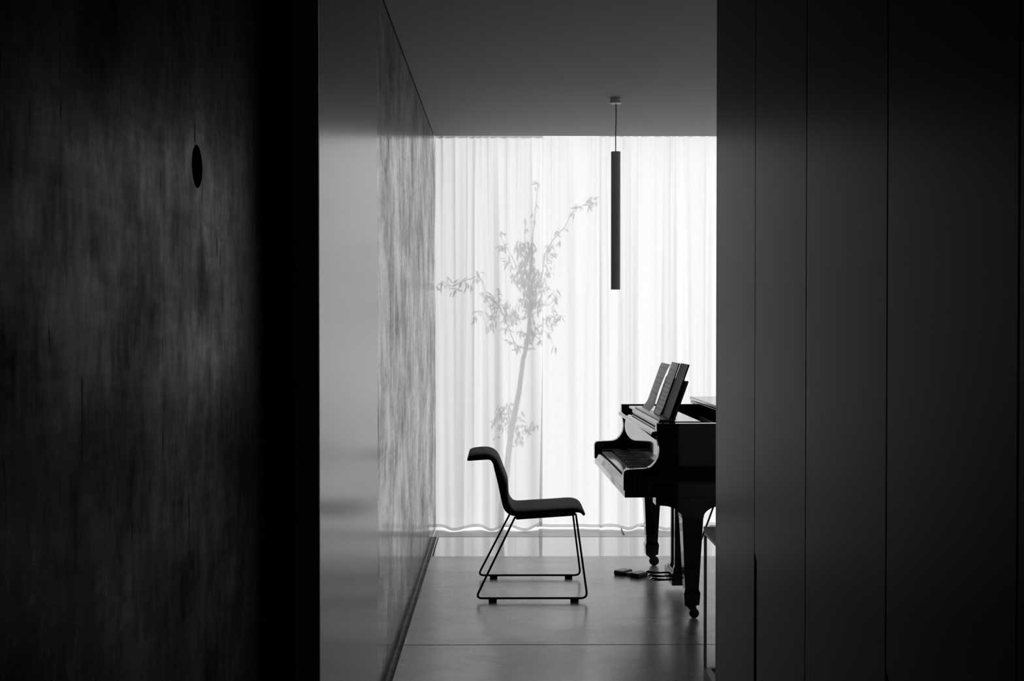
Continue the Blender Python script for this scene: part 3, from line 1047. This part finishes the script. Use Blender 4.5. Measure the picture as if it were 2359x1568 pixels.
branches = [
    ([(825, 1400), (745, 1395), (690, 1290), (630, 1150), (600, 1080), (555, 1005), (500, 970), (465, 900), (440, 860), (380, 862), (320, 875), (240, 900), (150, 890), (90, 940)], -.25, .005),
    ([(840, 900), (760, 780), (710, 680), (640, 570), (628, 520), (618, 488)], .2, .0035),
    ([(880, 1000), (955, 850), (985, 700), (1030, 600), (1085, 525), (1145, 460), (1190, 370), (1240, 325), (1300, 290), (1360, 255), (1410, 270)], -.15, .0045),
    ([(860, 1150), (760, 1180), (690, 1130), (660, 1080)], .3, .004),
    ([(605, 1080), (560, 1180), (510, 1240), (485, 1190), (440, 1140), (405, 1170), (400, 1210)], .3, .003),
    ([(840, 700), (818, 540), (815, 430), (820, 350)], .15, .003),
    ([(860, 1300), (900, 1340), (950, 1395)], -.1, .004),
    ([(855, 1330), (960, 1260), (1030, 1220), (1080, 1200), (1130, 1200)], .25, .0035),
    ([(900, 1330), (1000, 1350), (1030, 1380), (1055, 1470)], .35, .003),
    ([(870, 1130), (970, 1010), (1010, 960), (1010, 1010)], .3, .003),
    ([(880, 1160), (1000, 1120), (1070, 1050), (1075, 1000)], .3, .003),
    ([(605, 1075), (603, 960), (590, 935), (560, 975)], .1, .003),
]
leaves = bmesh.new()
def leaf(px, py, dist, length, ang, wd=None):
    """narrow pointed leaf: ang measured from straight down, in the plane of the curtain, with a random turn"""
    p = local(tp(px, py, dist))
    L_ = length
    W_ = wd or L_ * 0.17
    turn = random.uniform(-0.9, 0.9)
    dv = Vector((math.sin(ang) * math.cos(turn), math.sin(turn) * 0.7 * math.sin(abs(ang) + .4), -math.cos(ang)))
    dv.normalize()
    side = dv.cross(Vector((random.uniform(-.5, .5), 1, random.uniform(-.3, .3)))).normalized()
    nrm = dv.cross(side)
    prev = None
    for k, wv in enumerate((.10, .75, 1.0, .70, .0)):
        c = p + dv * (L_ * k / 4) + nrm * (0.12 * L_ * (k / 4) ** 2)
        if wv == 0:
            tip = leaves.verts.new(c)
            leaves.faces.new((prev[0], prev[1], tip))
        else:
            a, b = leaves.verts.new(c - side * W_ * wv * .5), leaves.verts.new(c + side * W_ * wv * .5)
            if prev: leaves.faces.new((prev[0], prev[1], b, a))
            prev = (a, b)
bm = bmesh.new()
for pp, dd, r0 in branches:
    n = len(pp)
    P3 = []
    for i, (X_, Y_) in enumerate(pp):
        x, y = Z4(X_, Y_)
        P3.append(local(tp(x, y, TD + dd * i / (n - 1))))
    P3 = spline(P3, 3)
    tube(bm, P3, [r0 * (1 - .7 * i / len(P3)) for i in range(len(P3))], 6)
obj('branch', bm, M['bark'], tree, smooth=True)
def cluster(X_, Y_, n, sp, dist, L0=.045, down=1.0):
    for _ in range(n):
        x, y = Z4(X_ + random.gauss(0, sp), Y_ + random.gauss(0, sp))
        leaf(x, y, dist + random.uniform(-.12, .12), L0 * random.uniform(.6, 1.35), random.gauss(0, .75 / down))
# leaf tufts at the branch tips
for X_, Y_, n, sp in [(1360, 230, 16, 16), (1345, 270, 7, 12), (1395, 250, 3, 8), (1262, 300, 9, 12), (1222, 345, 4, 7), (1145, 462, 2, 4), (1075, 490, 6, 14), (1100, 580, 7, 10), (1015, 620, 12, 15), (1040, 680, 9, 16),
                      (1000, 690, 5, 14), (990, 720, 5, 12), (1000, 800, 14, 22), (1000, 850, 9, 15), (890, 385, 4, 6), (885, 320, 2, 5), (822, 435, 3, 6), (822, 355, 2, 4), (920, 80, 5, 8), (900, 115, 2, 5), (908, 240, 1, 3),
                      (620, 485, 5, 7), (625, 590, 9, 13), (655, 600, 3, 6), (690, 680, 5, 9), (655, 735, 7, 12), (695, 740, 5, 10), (740, 830, 14, 20), (755, 860, 7, 14),
                      (440, 820, 7, 8), (440, 870, 5, 8), (305, 860, 11, 11), (360, 915, 8, 12), (245, 925, 9, 12), (195, 890, 8, 14), (130, 905, 7, 12), (100, 940, 7, 13), (180, 830, 3, 8),
                      (505, 995, 13, 18), (550, 1000, 16, 26), (590, 950, 7, 12), (570, 1060, 22, 30), (545, 1140, 20, 24), (555, 1200, 10, 20), (510, 1235, 6, 12), (435, 1140, 3, 6), (405, 1190, 7, 9),
                      (680, 1090, 32, 30), (680, 1150, 32, 30), (700, 1200, 16, 20), (735, 1120, 10, 16), (655, 1280, 7, 10), (760, 1160, 7, 12), (710, 1370, 7, 14), (760, 1390, 6, 10), (745, 1430, 3, 8),
                      (785, 1280, 9, 14), (1065, 1010, 8, 14), (1065, 1060, 9, 15), (1055, 1160, 8, 12), (1045, 1210, 18, 22), (1115, 1205, 11, 12), (1000, 970, 4, 10), (990, 1230, 8, 16), (1030, 1270, 5, 14), (1000, 1350, 7, 16), (1060, 1465, 5, 8), (935, 1390, 6, 10), (890, 1430, 3, 6)]:
    cluster(X_, Y_, int(n * 1.0 + .5), sp, TD + random.uniform(-.2, .2))
# dense middle of the crown
for X_, Y_, n, sx_ in [(785, 570, 30, 26), (760, 600, 16, 16), (845, 560, 22, 26), (880, 600, 12, 16), (840, 640, 26, 30), (815, 700, 34, 28), (880, 700, 12, 20), (800, 770, 40, 28), (850, 800, 44, 38), (920, 820, 22, 24), (805, 850, 46, 30), (860, 880, 44, 34),
                       (930, 900, 34, 26), (830, 950, 40, 26), (880, 960, 26, 24), (940, 980, 22, 22), (820, 1020, 46, 28), (880, 1040, 44, 32), (940, 1070, 20, 20), (850, 1120, 20, 16), (870, 1200, 16, 16), (860, 1280, 34, 26), (900, 1300, 14, 18), (845, 1340, 26, 20), (945, 1120, 10, 14), (960, 1290, 8, 14)]:
    for _ in range(int(n * .85)):
        x, y = Z4(X_ + random.gauss(0, sx_ * .95), Y_ + random.gauss(0, 22))
        leaf(x, y, TD + random.uniform(-.3, .3), .043 * random.uniform(.7, 1.5), random.gauss(0, .40))
# low shoot on the trunk
Z6 = lambda X_, Y_: (1100 + X_ / 3.918, 820 + Y_ / 3.918)
for X_, Y_, n, sp in [(290, 450, 8, 16), (250, 490, 16, 24), (200, 500, 16, 20), (155, 530, 9, 14), (140, 570, 4, 8), (230, 550, 14, 20), (270, 580, 16, 24), (300, 520, 14, 20), (205, 640, 8, 18), (180, 680, 5, 10), (225, 670, 6, 12), (270, 700, 10, 16), (280, 640, 10, 18),
                      (370, 520, 7, 12), (400, 480, 3, 10), (370, 590, 9, 14), (360, 660, 10, 18), (350, 730, 12, 20), (385, 740, 7, 14), (440, 620, 14, 18), (480, 610, 9, 14), (470, 650, 7, 12), (525, 650, 5, 9), (400, 650, 9, 16), (330, 790, 4, 8)]:
    for _ in range(n):
        x, y = Z6(X_ + random.gauss(0, sp), Y_ + random.gauss(0, sp))
        leaf(x, y, TD + random.uniform(-.25, .25), .042 * random.uniform(.6, 1.2), random.gauss(0, .8))
fo = obj('foliage', leaves, M['foliage'], tree)
fo['kind'] = 'stuff'
